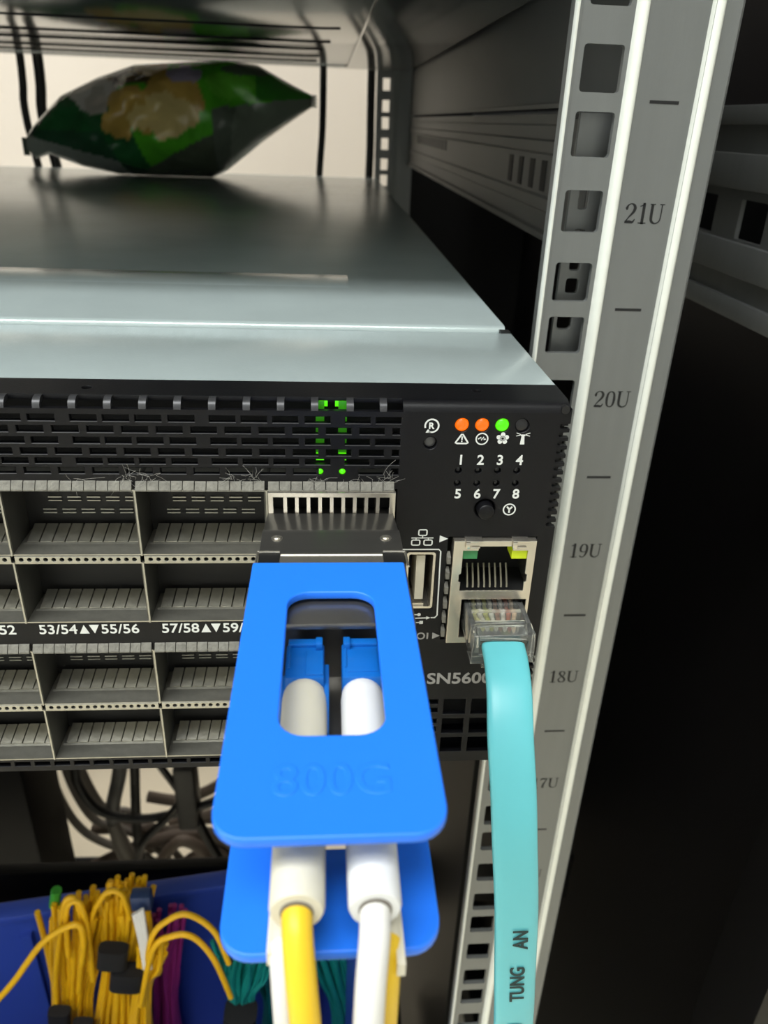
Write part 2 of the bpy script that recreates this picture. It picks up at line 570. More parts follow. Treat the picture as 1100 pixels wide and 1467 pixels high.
# rear posts with holes
for mir in (lambda x: x, lambda x: -438 - x):
    m = MB()
    hs = [rect(3.5, 9.5, z - 4.5, z + 4.5) for z in [ZU + 44.45 * k + d for k in range(-8, 6) for d in (5.9, 21.8, 37.6)]]
    m.sheet(rect(-1.5, 13, -880, 990), hs, 600, 602)
    m.prism([(13, 602), (13, 598), (17, 596), (30, 596), (31, 640), (29, 640), (28, 600), (17, 600)], 'z', -880, 990)
    m.v = [(mir(x), y, z) for x, y, z in m.v]
    m.build('rear_post', 'post', rack, smooth=0)
MB().box(150, 152, 30, 900, -890, 1000).build('side_panel', 'sidepanel', rack)
MB().box(-590, -588, 30, 900, -890, 1000).build('side_panel', 'rack', rack)
MB().box(-590, 152, 30, 900, 1000, 1004).build('top_panel', 'rack', rack)
b = MB().box(-590, 152, 30, 70, -900, -840).box(-590, 152, 860, 900, -900, -840)
b.box(120, 152, 70, 860, -900, -840).box(-590, -558, 70, 860, -900, -840).build('base_frame', 'rack', rack)
MB().box(112, 150, 30, 60, -840, 1000).box(-588, -550, 30, 60, -840, 1000).build('corner_frame', 'rack', rack)
MB().box(118, 150, 860, 900, -840, 1000).box(-588, -556, 860, 900, -840, 1000).build('rear_frame', 'rack', rack)
# side braces tying the posts to the frame
for z in (-840, 940):
    for xa, xb in ((44, 150), (-588, -482)):
        for ya, yb in ((72, 95), (641, 665)):
            MB().box(xa, xb, ya, yb, z, z + 30).build('post_brace', 'rack', rack)
MB().box(14, 149.9, 662, 664, -880, 990).build('added_blocker_panel', 'rack', rack)  # added panel blocking the bright back wall so this side stays black
MB().box(16, 18, 100, 590, -880, -90).build('added_dark_panel', 'rack', rack)  # added panel hiding the pale floor, keeps the view under the switch dark
m = MB().box(-550, 112, 198, 206, -402, -362)
m.build('cross_member', 'rack', rack, bevel=1)

# ================================================================== the switch
sw = thing('network_switch', 'black two unit network switch with rows of metal cages and green lamps', 'switch', (-219, 280, -83.5))
P = 23.4
XE = -30.85                    # right edge of the last cage column
COLS = [XE - P * (k + 1) for k in range(16)]      # left edges, from the right

# --- front sheet with every opening cut through
ROWS = [(-2.75, -3.95), (-4.8, -6.0), (-6.85, -8.05), (-8.9, -10.1), (-10.75, -11.85), (-12.55, -13.75)]
holes = []
for r, (zt, zb) in enumerate(ROWS):
    for c in range(16):
        g = -87.0 + P * 2 - P * c
        offs = (0, 5.4, 10.8, 16.4) if r % 2 == 0 else (-3.3 + 0.0, 2.55, 8.4, 14.25)
        wdt = 4.45
        for o in offs:
            x0 = g + o
            x1 = x0 + wdt
            if x1 > -30.3:
                x1 = -30.5
            if x1 - x0 < 1.2 or x0 < -408:
                continue
            if r == 5 and x0 > -46 and x1 < -38.9:      # lamp holes stand here
                continue
            holes.append(rect(x0, x1, zb, zt))
for x in (-44.6, -40.6):
    holes.append(circ(x, -13.2, 0.62, 16))
BLK = [(-45.35, -16.65), (-80.1, -51.9)]
for zb, zt in BLK:
    holes.append(rect(COLS[-1] - 0.3, XE + 0.3, zb, zt))
LX = (-19.5, -15.88, -12.26, -8.7)
for x in LX:
    holes.append(circ(x, -4.05, 1.3, 20))
    holes.append(circ(x, -12.8, 0.62, 14))
    holes.append(circ(x, -15.35, 0.62, 14))
holes.append(circ(-25.0, -7.5, 1.2, 20))
holes.append(circ(-13.9, -20.6, 1.95, 24))
holes.append(rrect(-28.2, -22.3, -43.0, -29.9, 0.5, 3))
holes.append(rect(-20.3, -3.2, -50.4, -26.6))
GX = [(-28.0, -23.6), (-18.4, -13.6), (-12.4, -7.4), (-6.2, -3.0)]
for i in range(3):
    z1 = -66.0 - i * 5.35
    for j, (x0, x1) in enumerate(GX):
        if j == 0:
            for q in range(2):
                holes.append(rect(-24.0, -19.6, z1 - 1.3 - q * 2.3, z1 - q * 2.3))
        else:
            holes.append(rect(x0, x1, z1 - 4.1, z1))
for c in range(92):
    x0 = -28.5 - c * 4.1
    holes.append(rect(x0 - 3.2, x0, -82.25, -81.1))
outer = [(-438, -83.6), (0, -83.6)]
for z0, z1 in ((-64, -55.5), (-24.4, -4.6)):
    z = z0
    while z < z1:
        outer += [(0, z), (-1.7, z + 0.1), (-1.9, z + 0.5), (-1.7, z + 0.9), (0, z + 1.0)]
        z += 1.65
outer += [(0, -0.9), (-0.6, -1.7), (-438, -1.7)]
MB().sheet(outer, holes, 0, 1.1, 0.1).build('front_panel', 'black', sw, smooth=0)
# --- rounded fold along the top edge: bars between the slots, then one long run
m = MB()


def fold(m, x0, x1):
    pr = [(0.0, -1.75)] + [(1.9 - 1.9 * cos(radians(a)), -1.75 + 1.75 * sin(radians(a))) for a in (20, 40, 60, 75, 90)] + [(2.6, 0.0), (2.6, -0.9), (1.1, -1.1), (1.0, -1.75)]
    m.prism(pr, 'x', x0, x1)


bars = [-45.5 - 5.85 * k for k in range(64)] + [-39.35, -33.55]
bar0 = None
for x in bars:
    if bar0 is None:
        fold(m, x - 0.62, x + 0.62)
        bar0 = m.build('fold_bar', 'foldglint', sw, org=(x, 0, 0), smooth=50)
    else:
        again(bar0, 'fold_bar', sw, (x, 0, 0))
for xa, xb in ((-30.1, -0.4), (-438, -421)):
    m = MB()
    fold(m, xa, xb)
    m.build('folded_edge', 'black', sw, smooth=50)
m = MB().plate(rect(-438, -0.2, 2.4, 11.4), [circ(-16.0, 7.4, 0.9, 14), circ(-85.4, 6.4, 0.9, 14)], -1.0, 0.0, 'xy', 0.1)
m.build('bezel_lip', 'black', sw, smooth=30)
MB().prism([(2.0, -2.4), (2.0, -0.6), (3.5, -0.1), (12, -0.1), (12, -2.4)], 'x', -0.7, -0.05).build('corner_gusset', 'black', sw)
MB().cyl((-1.3, -1.0), 'y', 0.75, -0.25, 1.0, 14).build('rivet', 'dark', sw)
# --- chassis box
m = MB().box(-438, -0.0, 14, 575, -83.6, -1.2)
m.build('chassis', 'lid', sw)
m = MB().box(-1.2, 0, 1.1, 14, -83.6, -24.8).box(-1.2, 0, 3.2, 14, -24.8, -4.4).box(-1.2, 0, 1.1, 14, -4.4, -0.8)
m.box(-438, -436.8, 1.1, 14, -83.6, -0.8).box(-438, 0, 1.1, 14, -83.6, -82.6).build('side_return', 'black', sw)
MB().box(-436, -1.4, 10.6, 13.9, -82.4, -1.1).build('inner_bulkhead', 'dark', sw)
MB().box(-437.9, -0.1, 11.5, 51.2, -1.1, -0.05).build('front_lid', 'lid', sw, bevel=0.15)
m = MB().prism([(53.0, -1.0), (53.0, 0.1), (53.6, 0.75), (54.6, 1.0), (575, 1.0), (575, -1.0)], 'x', -438, -1.2)
m.build('rear_lid', 'lid', sw, smooth=50)
MB().prism([(97, 0.95), (98.2, 1.3), (115, 1.3), (116.4, 0.95)], 'x', -400, -37).build('lid_emboss', 'lid', sw, smooth=50)
MB().box(-2.6, -0.4, 50.9, 53.2, -0.9, 0.35).build('lid_latch', 'dark', sw)

# --- cages: one shell, one strip of spring fingers, one back wall, shared by all
ZROW = [(-16.78, -30.35), (-31.75, -45.2), (-51.9, -65.35), (-66.75, -79.95)]
z0, z1 = -13.5, 0.0
t = 0.32
m = MB()
m.box(-t / 2, t / 2, -0.35, 0.25, z0, z1)
m.box(t / 2, P - t / 2, -0.15, 10.4, z0, z0 + 0.25).box(t / 2, P - t / 2, -0.15, 10.4, z1 - 0.3, z1)
shell0 = fing0 = back0 = slot0 = None
for r, (zt, zb) in enumerate(ZROW):
    for c, x in enumerate(COLS):
        org = (x, 0, zt)
        if shell0 is None:
            mm = MB(); mm.v = [(p[0] + x, p[1], p[2] + zt) for p in m.v]; mm.f = m.f
            sh = shell0 = mm.build('port_cage', 'cage', sw, org=org, smooth=0)
        else:
            sh = again(shell0, 'port_cage', sw, org)
        if back0 is None:
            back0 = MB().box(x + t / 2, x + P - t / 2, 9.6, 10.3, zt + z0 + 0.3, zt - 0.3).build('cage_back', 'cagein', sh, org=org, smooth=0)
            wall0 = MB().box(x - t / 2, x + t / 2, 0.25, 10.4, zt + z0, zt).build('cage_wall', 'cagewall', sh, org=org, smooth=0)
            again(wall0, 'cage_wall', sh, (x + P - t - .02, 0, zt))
            f = MB()
            for k in range(9):
                a = x + 1.2 + k * 2.36
                zf = zt + z0
                f.add([(a, 4.4, zf + .26), (a + 2.1, 4.4, zf + .26), (a + 2.5, 8.4, zf + .26), (a + 0.4, 8.4, zf + .26), (a, 4.4, zf + .5), (a + 2.1, 4.4, zf + .5), (a + 2.5, 8.4, zf + 2.3), (a + 0.4, 8.4, zf + 2.3)],
                      [(0, 3, 2, 1), (4, 5, 6, 7), (0, 1, 5, 4), (1, 2, 6, 5), (2, 3, 7, 6), (3, 0, 4, 7)])
            f.prism([(3.7, zt + z0 + 0.26), (4.2, zt + z0 + 0.45), (4.6, zt + z0 + 0.26)], 'x', x + 0.6, x + P - 0.6)
            fing0 = f.build('spring_finger', 'cage', sh, org=org, smooth=0)
            fing0['kind'] = 'stuff'
            f = MB()
            for row, zz in ((0, -6.0), (0, -6.75), (1, -8.6), (1, -9.35)):
                for k in range(5 - row * 0):
                    a = x + 4.6 + k * 3.6 - row * 1.3
                    f.box(a, a + 2.5, 9.25, 9.7, zt + zz - 0.1, zt + zz + 0.1)
            slot0 = f.build('back_louvre', 'cage', sh, org=org, smooth=0)
            slot0['kind'] = 'stuff'
        else:
            again(back0, 'cage_back', sh, org)
            again(wall0, 'cage_wall', sh, org)
            again(wall0, 'cage_wall', sh, (x + P - t - .02, 0, zt))
            again(fing0, 'spring_finger', sh, org)['kind'] = 'stuff'
            if r in (0, 2) and not (r == 0 and c == 0):
                again(slot0, 'back_louvre', sh, org)['kind'] = 'stuff'
# strips with a row of round holes between stacked cages, and dusty gaskets above each pair
st0 = gk0 = None
for zc, zg in ((-31.05, -16.75), (-66.05, -51.95)):
    for c, x in enumerate(COLS):
        org = (x, 0, zc)
        if st0 is None:
            hs = [circ(x + 1.5 + k * 1.46, zc, 0.42, 10) for k in range(15)]
            st0 = MB().plate(rect(x + 0.35, x + P - 0.35, zc - 0.68, zc + 0.68), hs, -0.35, 0.3, 'xz', 0.06).build('perforated_strip', 'cage', sw, org=org, smooth=0)
            MB().box(x + .3, x + P - .3, .6, 10, zc - .66, zc + .66).build('strip_backing', 'dark', st0, org=org)
            bk0 = st0.children[0]
        else:
            s2 = again(st0, 'perforated_strip', sw, org)
            again(bk0, 'strip_backing', s2, org)
        org = (x, 0, zg)
        if gk0 is None:
            g = MB()
            rg = random.Random(3)
            for k in range(11):
                a = x + 0.35 + k * 2.08
                e = rg.uniform(-.15, .15)
                g.prism([(0.15, zg + 1.75), (-0.25 + e * .3, zg + 1.5 + e), (-1.0, zg + 0.3 + e * .5), (-1.0, zg + 0.02), (0.2, zg + 0.02)], 'x', a, a + 1.93)
            gk0 = g.build('gasket_fingers', 'gasket', sw, org=org, smooth=0)
            gk0['kind'] = 'stuff'
        else:
            again(gk0, 'gasket_fingers', sw, org)['kind'] = 'stuff'
# hairs of dust caught on the edges
m = MB()
rd = random.Random(11)
for (cx, cz, n) in ((-78.5, -14.2, 16), (-74.5, -14.0, 14), (-60, -14.3, 10), (-56.5, -14.4, 12), (-33.5, -14.1, 12), (-32, -14.8, 8), (-45, -15, 8), (-38, -15, 8), (-88, -14.8, 6)):
    for k in range(n):
        p = Vector((cx + rd.gauss(0, .8), -0.25 - rd.random() * .4, cz + rd.gauss(0, .45)))
        d = Vector((rd.gauss(0, .6), rd.gauss(0, .2), rd.gauss(0, .5)))
        pts = [p]
        for q in range(4):
            d += Vector((rd.gauss(0, .35), rd.gauss(0, .1), rd.gauss(0, .35)))
            pts.append(pts[-1] + d * 0.5)
        m.tube(pts, 0.022, 4, caps=False)
m.build('dust_lint', 'dust', sw)['kind'] = 'stuff'

# --- port numbers on the black band
for c, x in enumerate(COLS):
    n = 61 - 4 * c
    xc = x + P / 2 - 0.2
    MB().text('%d/%d' % (n, n + 1), xc - 5.85, -46.85, 2.1, 7.2 if n > 9 else 5.4, y=0, off=0.012).build('port_number', 'print', sw, recalc=False, smooth=0)
    MB().text('%d/%d' % (n + 2, n + 3), xc + 5.95, -46.85, 2.1, 7.2 if n > 9 else 5.4, y=0, off=0.012).build('port_number', 'print', sw, recalc=False, smooth=0)
    a = MB()
    a.prism([(xc - 1.85, -47.9), (xc + 0.0, -47.9), (xc - 0.92, -45.9)], 'y', -0.06, 0)
    a.prism([(xc + 0.1, -45.9), (xc + 1.95, -45.9), (xc + 1.02, -47.9)], 'y', -0.06, 0)
    a.build('direction_arrow', 'print', sw, smooth=0)

# --- green port lamps and their light pipes behind the vents
for x in (-44.6, -40.6):
    MB().dome((x, -13.2), 'y', 0.6, 0.55, -0.6, 16).build('port_lamp', 'green', sw)
    lp = MB().box(x - 0.75, x + 0.75, 1.9, 3.0, -11.75, -0.6).build('light_pipe', 'greendim', sw)
    MB().box(x - 0.7, x + 0.7, 1.45, 1.85, -11.5, -10.2).build('pipe_glow', 'green', lp)
for x in (-44.0, -41.2):
    MB().box(x - 0.75, x + 0.75, 2.2, 3.0, -1.6, -0.6).build('pipe_crown', 'green', sw)

# --- status lamps, holes and buttons
for x, mt in zip(LX, ('orange', 'orange', 'green', 'ledoff')):
    MB().dome((x, -4.05), 'y', 1.25, 0.5, -0.75 if mt != 'ledoff' else -0.2, 24).build('status_lamp', mt, sw)
for x in LX:
    for z in (-12.8, -15.35):
        MB().dome((x, z), 'y', 0.6, 0.75, -0.3, 12).build('unit_lamp', 'ledoff', sw)
MB().dome((-25.0, -7.5), 'y', 1.1, 1.0, -0.35, 18).build('reset_button', 'rackgrey', sw)
b = MB().cyl((-13.9, -20.6), 'y', 1.62, 0.9, -1.5, 24, 1.5)
b.dome((-13.9, -20.6), 'y', 1.5, -1.5, -0.35, 24).build('push_button', 'black', sw, smooth=50)

for i, x in enumerate((-19.2, -15.6, -12.05, -8.45)):
    MB().text(str(i + 1), x, -10.65, 1.85, off=0.02).build('unit_digit', 'print', sw, recalc=False, smooth=0)
    MB().text(str(i + 5), x - 0.05 + 0.05 * i, -17.45, 1.85, off=0.02).build('unit_digit', 'print', sw, recalc=False, smooth=0)


def sym(m, mt='print'):
    return m.build('printed_symbol', mt, sw, recalc=False, smooth=0)


m = MB().stroke(circ(-24.9, -4.2, 1.2, 28, -115, 200), 0.3).text('R', -24.9, -4.2, 1.15, off=0.03)
sym(m.prism([(-25.95, -5.5), (-25.0, -5.5), (-25.55, -4.85)], 'y', -0.06, 0))
m = MB().stroke([(-20.5, -7.35), (-20.35, -7.15), (-19.45, -5.75), (-19.25, -5.75), (-18.35, -7.15), (-18.2, -7.35), (-18.5, -7.5), (-20.2, -7.5)], 0.3, closed=True)
sym(m.stroke([(-19.35, -6.15), (-19.35, -6.85)], 0.26).stroke(circ(-19.35, -7.1, 0.07, 8), 0.14, closed=True))
m = MB().stroke(circ(-15.75, -6.6, 1.05, 28), 0.24, closed=True)
sym(m.stroke([(-16.45, -6.65), (-15.95, -6.3), (-15.85, -6.85), (-15.45, -6.25), (-15.35, -6.75), (-15.05, -6.6)], 0.24))
m = MB()
for k in range(5):
    a = radians(90 + 72 * k)
    m.prism(circ(-12.0 + 0.75 * cos(a), -6.5 + 0.75 * sin(a), 0.42, 12), 'y', -0.06, 0)
    m.stroke([(-12.0, -6.5), (-12.0 + 0.5 * cos(a), -6.5 + 0.5 * sin(a))], 0.4)
sym(m)
m = MB().prism([(-8.75, -7.6), (-7.95, -7.6), (-8.1, -6.0), (-8.6, -6.0)], 'y', -0.06, 0).stroke([(-8.75, -5.85), (-7.95, -5.85)], 0.3)
m.stroke([(-9.6, -5.4), (-8.8, -5.7)], 0.14).stroke([(-9.6, -6.0), (-8.8, -5.8)], 0.14)
sym(m.stroke([(-7.1, -5.4), (-7.9, -5.7)], 0.14).stroke([(-7.1, -6.0), (-7.9, -5.8)], 0.14))
m = MB().stroke(circ(-9.25, -20.7, 1.12, 28), 0.26, closed=True)
sym(m.stroke([(-9.25, -21.4), (-9.25, -20.7), (-9.75, -20.1)], 0.34).stroke([(-9.25, -20.7), (-8.75, -20.1)], 0.34))
m = MB().stroke(rrect(-26.05, -24.5, -26.2, -25.0, .25, 2), 0.25, closed=True)
m.stroke(rrect(-27.3, -25.75, -28.3, -27.2, .25, 2), 0.25, closed=True).stroke(rrect(-24.95, -23.4, -28.3, -27.2, .25, 2), 0.25, closed=True)
m.stroke([(-27.4, -26.75), (-23.2, -26.75)], 0.2).stroke([(-25.28, -26.2), (-25.28, -26.75)], 0.22)
sym(m.stroke([(-26.5, -26.75), (-26.5, -27.2)], 0.22).stroke([(-24.15, -26.75), (-24.15, -27.2)], 0.22))
sym(MB().prism([(-22.0, -26.25), (-22.0, -27.7), (-20.4, -26.95)], 'y', -0.06, 0))
# line drawn round the usb port, trident and console mark
sym(MB().stroke([(-30.6, -43), (-30.6, -29.8), (-30.2, -29.25), (-22.0, -29.25), (-21.6, -29.7), (-21.35, -44.4), (-21.8, -44.95), (-22.6, -44.95)], 0.26))
m = MB().stroke([(-30.0, -45.2), (-23.4, -45.0)], 0.26).prism([(-23.5, -44.65), (-23.5, -45.4), (-22.7, -45.0)], 'y', -0.06, 0)
m.stroke([(-28.0, -45.1), (-26.6, -44.2), (-25.3, -44.2)], 0.24).prism(circ(-25.0, -44.2, 0.36, 12), 'y', -0.06, 0)
sym(m.stroke([(-27.0, -45.1), (-25.6, -46.1), (-24.6, -46.1)], 0.24).prism(rect(-24.8, -24.1, -46.45, -45.75), 'y', -0.06, 0))
m = MB().stroke(circ(-24.35, -49.4, 0.72, 20), 0.32, closed=True).stroke([(-23.0, -48.65), (-23.0, -50.15)], 0.34)
m.stroke([(-25.7, -48.65), (-25.7, -50.15)], 0.34).stroke(circ(-27.0, -49.4, 0.72, 20), 0.32, closed=True).stroke([(-28.3, -48.65), (-28.3, -50.15)], 0.34)
sym(m.prism([(-22.0, -48.6), (-22.0, -50.15), (-20.5, -49.4)], 'y', -0.06, 0), 'printdim')
MB().text('SN5600', -15.6, -60.3, 2.75, 13.6, off=0.02).build('model_lettering', 'printdim', sw, recalc=False, smooth=0)
# --- usb socket
u = MB().plate(rrect(-28.05, -22.45, -42.85, -30.05, 0.5, 3), [rrect(-27.6, -22.9, -42.4, -30.5, 0.35, 3)], 0.2, 9.0, 'xz').build('usb_socket', 'silver', sw)
MB().box(-26.0, -24.3, 1.2, 9.0, -41.3, -31.3).build('tongue', 'usb', u)
MB().box(-27.6, -22.9, 8.6, 9.4, -42.4, -30.5).build('socket_back', 'dark', u)
MB().box(-27.5, -24.2, 0.6, 3.2, -42.35, -41.9).build('contact_spring', 'silver', u)
# --- stacked network jack
j = MB()
top = [(-17.5, -37.9), (-5.0, -37.9), (-5.0, -36.0), (-4.6, -35.8), (-4.6, -34.2), (-5.0, -34.0), (-5.0, -28.9), (-7.9, -28.9), (-8.1, -28.0), (-14.4, -28.0), (-14.6, -28.9),
       (-17.5, -28.9), (-17.5, -34.0), (-17.9, -34.2), (-17.9, -35.8), (-17.5, -36.0)]
j.plate(rect(-19.35, -3.45, -50.3, -26.8), [top, rect(-16.9, -4.1, -48.9, -39.9)], -1.3, -0.9, 'xz', 0.08)
j.box(-19.35, -18.95, -0.9, 9, -50.3, -26.8).box(-3.85, -3.45, -0.9, 9, -50.3, -26.8)
j.box(-18.95, -3.85, -0.9, 9, -27.2, -26.8).box(-18.95, -3.85, -0.9, 9, -50.3, -49.9)
jack = j.build('network_jack', 'silver', sw, smooth=0)
MB().box(-18.9, -3.9, 8.2, 9, -49.8, -27.3).box(-18.9, -3.9, -0.8, 8.2, -39.6, -38.2).build('jack_insert', 'dark', jack)
MB().box(-17.5, -14.6, -0.85, 3.0, -30.9, -28.7).build('jack_lamp', 'ledgreen', jack)
MB().box(-7.9, -5.0, -0.85, 3.0, -30.9, -28.7).build('jack_lamp', 'ledyellow', jack)
c0 = None
for k in range(8):
    x = -15.9 + k * 1.12
    mm = MB().tube([(x, -0.4, -37.6), (x, -0.2, -36.9), (x, 2.2, -33.6)], 0.19, 6)
    if c0 is None:
        c0 = mm.build('contact_pin', 'gold', jack, org=(x, 0, -37))
    else:
        again(c0, 'contact_pin', jack, (x, 0, -37))
for x in (-15.6, -6.6):
    e = MB().box(x - 1.6, x + 1.6, -1.9, 0.1, -26.9, -26.5)
    e.box(x - 1.6, x - 0.7, -1.9, -1.5, -28.2, -26.6).box(x - 0.7, x + 1.2, -1.7, -1.4, -28.2, -27.9).build('ground_tab', 'silver', jack, bevel=0.08)
k0 = None
for k in range(6):
    z = -31.0 - k * 3.4
    mm = MB().prism([(0.6, z + 1.0), (-1.05, z + 0.5), (-1.05, z - 0.95), (0.6, z - 0.5)], 'x', -20.15 - 0.25, -20.15 + 0.45)
    mm.build('side_spring', 'gasket', jack)

# ================================================================== transceiver with its blue pull tab
tr = thing('optical_transceiver', 'silver optical transceiver with blue 800G pull tab plugged in the switch', 'transceiver', (-42.7, -20, -30.3))
X0, X1 = -54.0, -31.3
m = MB().prism([(9, -21.9), (-2.3, -21.9), (-2.6, -20.2), (-13.6, -18.0), (-14.0, -17.45), (-15.4, -17.3), (-41.3, -17.3), (-41.3, -18.3), (-38, -18.6), (-38, -29.0), (-57, -29.0), (-57, -30.2), (9, -30.2)], 'x', X0, X1)
m.prism([(-38, -17.6), (-49, -25), (-57, -29), (-57, -30.2), (-38, -30.2)], 'x', X0, X0 + 0.7).prism([(-38, -17.6), (-49, -25), (-57, -29), (-57, -30.2), (-38, -30.2)], 'x', X1 - 0.7, X1)
m.build('shell', 'shell', tr, bevel=0.25)
g = MB().plate(rect(-53.85, -31.0, -24.6, -16.1), [rect(-52.9, -32.1, -23.9, -17.05)], -2.7, -1.8, 'xz', 0.12).build('air_inlet_frame', 'silver', tr)
b0 = None
for k in range(9):
    x = -52.9 + 20.8 * (k + 1) / 10
    mm = MB().box(x - 0.32, x + 0.32, -2.5, 3.0, -22.0, -17.0)
    b0 = mm.build('inlet_fin', 'silver', g, org=(x, 0, -19)) if b0 is None else again(b0, 'inlet_fin', g, (x, 0, -19))
MB().box(-53.8, -31.2, 3.0, 9, -21.9, -16.9).build('inlet_back', 'dark', g)
for x in (-51.4, -33.8):
    s_ = MB().cyl((x, -17.4), 'z', 0.95, -17.4, -17.2, 18).build('screw', 'silver', tr)
    MB().dome((x, -17.4), 'z', 0.6, -17.2, 0.3, 16).build('screw_head', 'silver', s_)
for a, b2 in ((-53.8, -50.7), (-34.6, -31.4)):
    MB().tube([(b2 if a < -43 else a, -22.2, -17.05), (a if a < -43 else b2, -22.2, -17.05), (a - .3 if a < -43 else b2 + .3, -23.0, -17.0), (a - .3 if a < -43 else b2 + .3, -27.5, -16.6)], 0.2, 8, smooth=4).build('tab_bracket', 'silver', tr)
    MB().box(a, b2, -25.5, -22.4, -17.28, -17.1).build('bracket_slot', 'dark', tr)
MB().tube([(-50.5, -23.3, -17.15), (-34.8, -23.3, -17.15)], 0.42, 12).box(-50.6, -34.7, -27.8, -23.3, -17.25, -16.95).build('tab_hinge', 'silver', tr)
out = [(-54.1, -28.0), (-54.35, -74.0)]
out = rrect(-54.35, -31.85, -77.7, -28.0, [0.4, 0.4, 3.4, 3.4], 6)
win = rrect(-48.75, -36.95, -64.4, -36.2, 3.0, 6)
tab = MB().plate(out, [win], -16.7, -15.5, 'xy', 0.18).build('pull_tab', 'tab', tr, smooth=50)
tag(tab, 'upper blue pull tab with raised 800G')
MB().text('800G', 0, 0, 4.1, 11.6, depth=0.22, bevel=0.018, off=-0.004, fn=lambda a, b_, t: (-42.95 + a, -70.6 + b_, -15.62 + t)).build('raised_lettering', 'tab', tab, smooth=60)
out = rrect(-54.35, -31.75, -78.8, -30.0, [0.4, 0.4, 3.4, 3.4], 6)
low = MB().plate(out, [rrect(-48.75, -36.95, -66.5, -36.2, 3.0, 6)], -31.8, -30.5, 'xy', 0.18).build('pull_tab', 'tab', tr, smooth=50)

# ================================================================== four fibre cords in the transceiver
def fibre_cord(label, cx, z, r, boot, jacket, path, upper, group=None):
    t = thing('patch_cable', label, 'fibre cable', (cx, -50, z))
    h = MB().box(cx - 2.55, cx + 2.55, -48.6, -41.4, z - 2.3, z + (2.7 if upper else 2.2))
    hs = h.build('connector_housing', 'lcblue', t, bevel=0.3)
    if upper:
        MB().box(cx - 2.3, cx + 2.3, -42.2, -40.9, z + 2.6, z + 3.2).box(cx - 2.3 if cx < -42 else cx - 2.2, cx - 1.9 + (0 if cx > -42 else 0), -46.8, -42.2, z + 2.6, z + 3.05).build('housing_lip', 'lcblue', hs, bevel=0.12)
        sx = 1 if cx < -42 else -1
        MB().box(cx + sx * 1.4, cx + sx * 2.3, -42.9, -41.2, z + 2.65, z + 3.7).build('latch_catch', 'lcblue', hs, bevel=0.1)
        if cx < -42:
            MB().prism([(-43.5, z + 0.4), (-44.5, z + 1.6), (-49.5, z + 1.2), (-54, z - 1.6), (-54, z - 2.6), (-43.5, z - 2.6)], 'x', cx + 2.5, cx + 3.15).build('release_lever', 'lcblue', t, bevel=0.12)
            MB().box(cx + 0.1, cx + 2.4, -48.2, -43.2, z + 2.6, z + 2.95).build('housing_step', 'lcblue', hs, bevel=0.1)
        else:
            MB().box(cx - 2.1, cx + 2.2, -47.6, -42.8, z + 2.6, z + 2.85).build('housing_step', 'lcblue', hs, bevel=0.1)
    ys = [-47.6, -47.9, -48.8, -50.0, -56, -66, -74, -79.2, -79.6]
    rs = [0.4 * r, 0.75 * r, 0.95 * r, r, r, r * .98, r * .95, r * .93, r * .86]
    bo = MB()
    bo.tube([(cx, y, z) for y in ys], rs, 24)
    if not upper:
        bo.box(cx - r * .8, cx + r * .8, -79.4, -56, z - 1.2, z + 0.7)
        sx = -1 if cx < -42 else 1
        bo.box(cx + sx * .9, cx + sx * 1.7, -80.6 if cx < -42 else -82.2, -70, z - 1.5, z + 0.3)
    bo.build('boot', boot, t, smooth=50)
    if upper:
        MB().tube([(cx, -79.3, z), (cx, -79.75, z)], 1.6, 20).build('boot_mouth', 'cablegrey', t)
    MB().tube([(cx, -78.5, z)] + path, 1.47, 16, smooth=6).build('cable_jacket', jacket, t, smooth=60)
    return t


fibre_cord('upper left fibre cord with cream boot and yellow cable, leaving the blue pull tab', -46.3, -23.2, 2.85, 'bootcream', 'yellow',
           [(-46.2, -81.2, -24.3), (-45.8, -83.6, -28), (-45.4, -85.0, -33), (-45.0, -86.2, -42), (-44.5, -87, -60), (-45, -80, -110), (-50, -60, -180), (-60, -30, -300)], True)
fibre_cord('white fibre cord with white boot, right of the yellow one in the blue pull tab', -38.9, -23.2, 2.75, 'bootwhite', 'white',
           [(-39.0, -81.2, -24.3), (-39.4, -83.6, -28), (-39.6, -85.0, -33), (-39.8, -86.2, -42), (-40, -87, -60), (-40, -80, -110), (-42, -60, -180), (-46, -30, -300)], True)
fibre_cord('lower white fibre cord mostly hidden behind the yellow one', -47.5, -27.9, 1.6, 'bootcream', 'white',
           [(-47.5, -80.2, -28.6), (-47.4, -81.2, -31.5), (-47.3, -81.4, -37), (-47.2, -81.2, -44), (-47.2, -80, -60), (-50, -72, -110), (-58, -56, -180), (-66, -26, -300)], False)
fibre_cord('lower yellow fibre cord mostly hidden behind the white one', -37.7, -27.9, 1.6, 'bootcream', 'yellow',
           [(-37.7, -80.2, -28.6), (-37.8, -81.2, -31.5), (-37.8, -81.4, -37), (-37.8, -81.2, -44), (-37.8, -80, -60), (-37, -72, -110), (-38, -56, -180), (-40, -26, -300)], False)

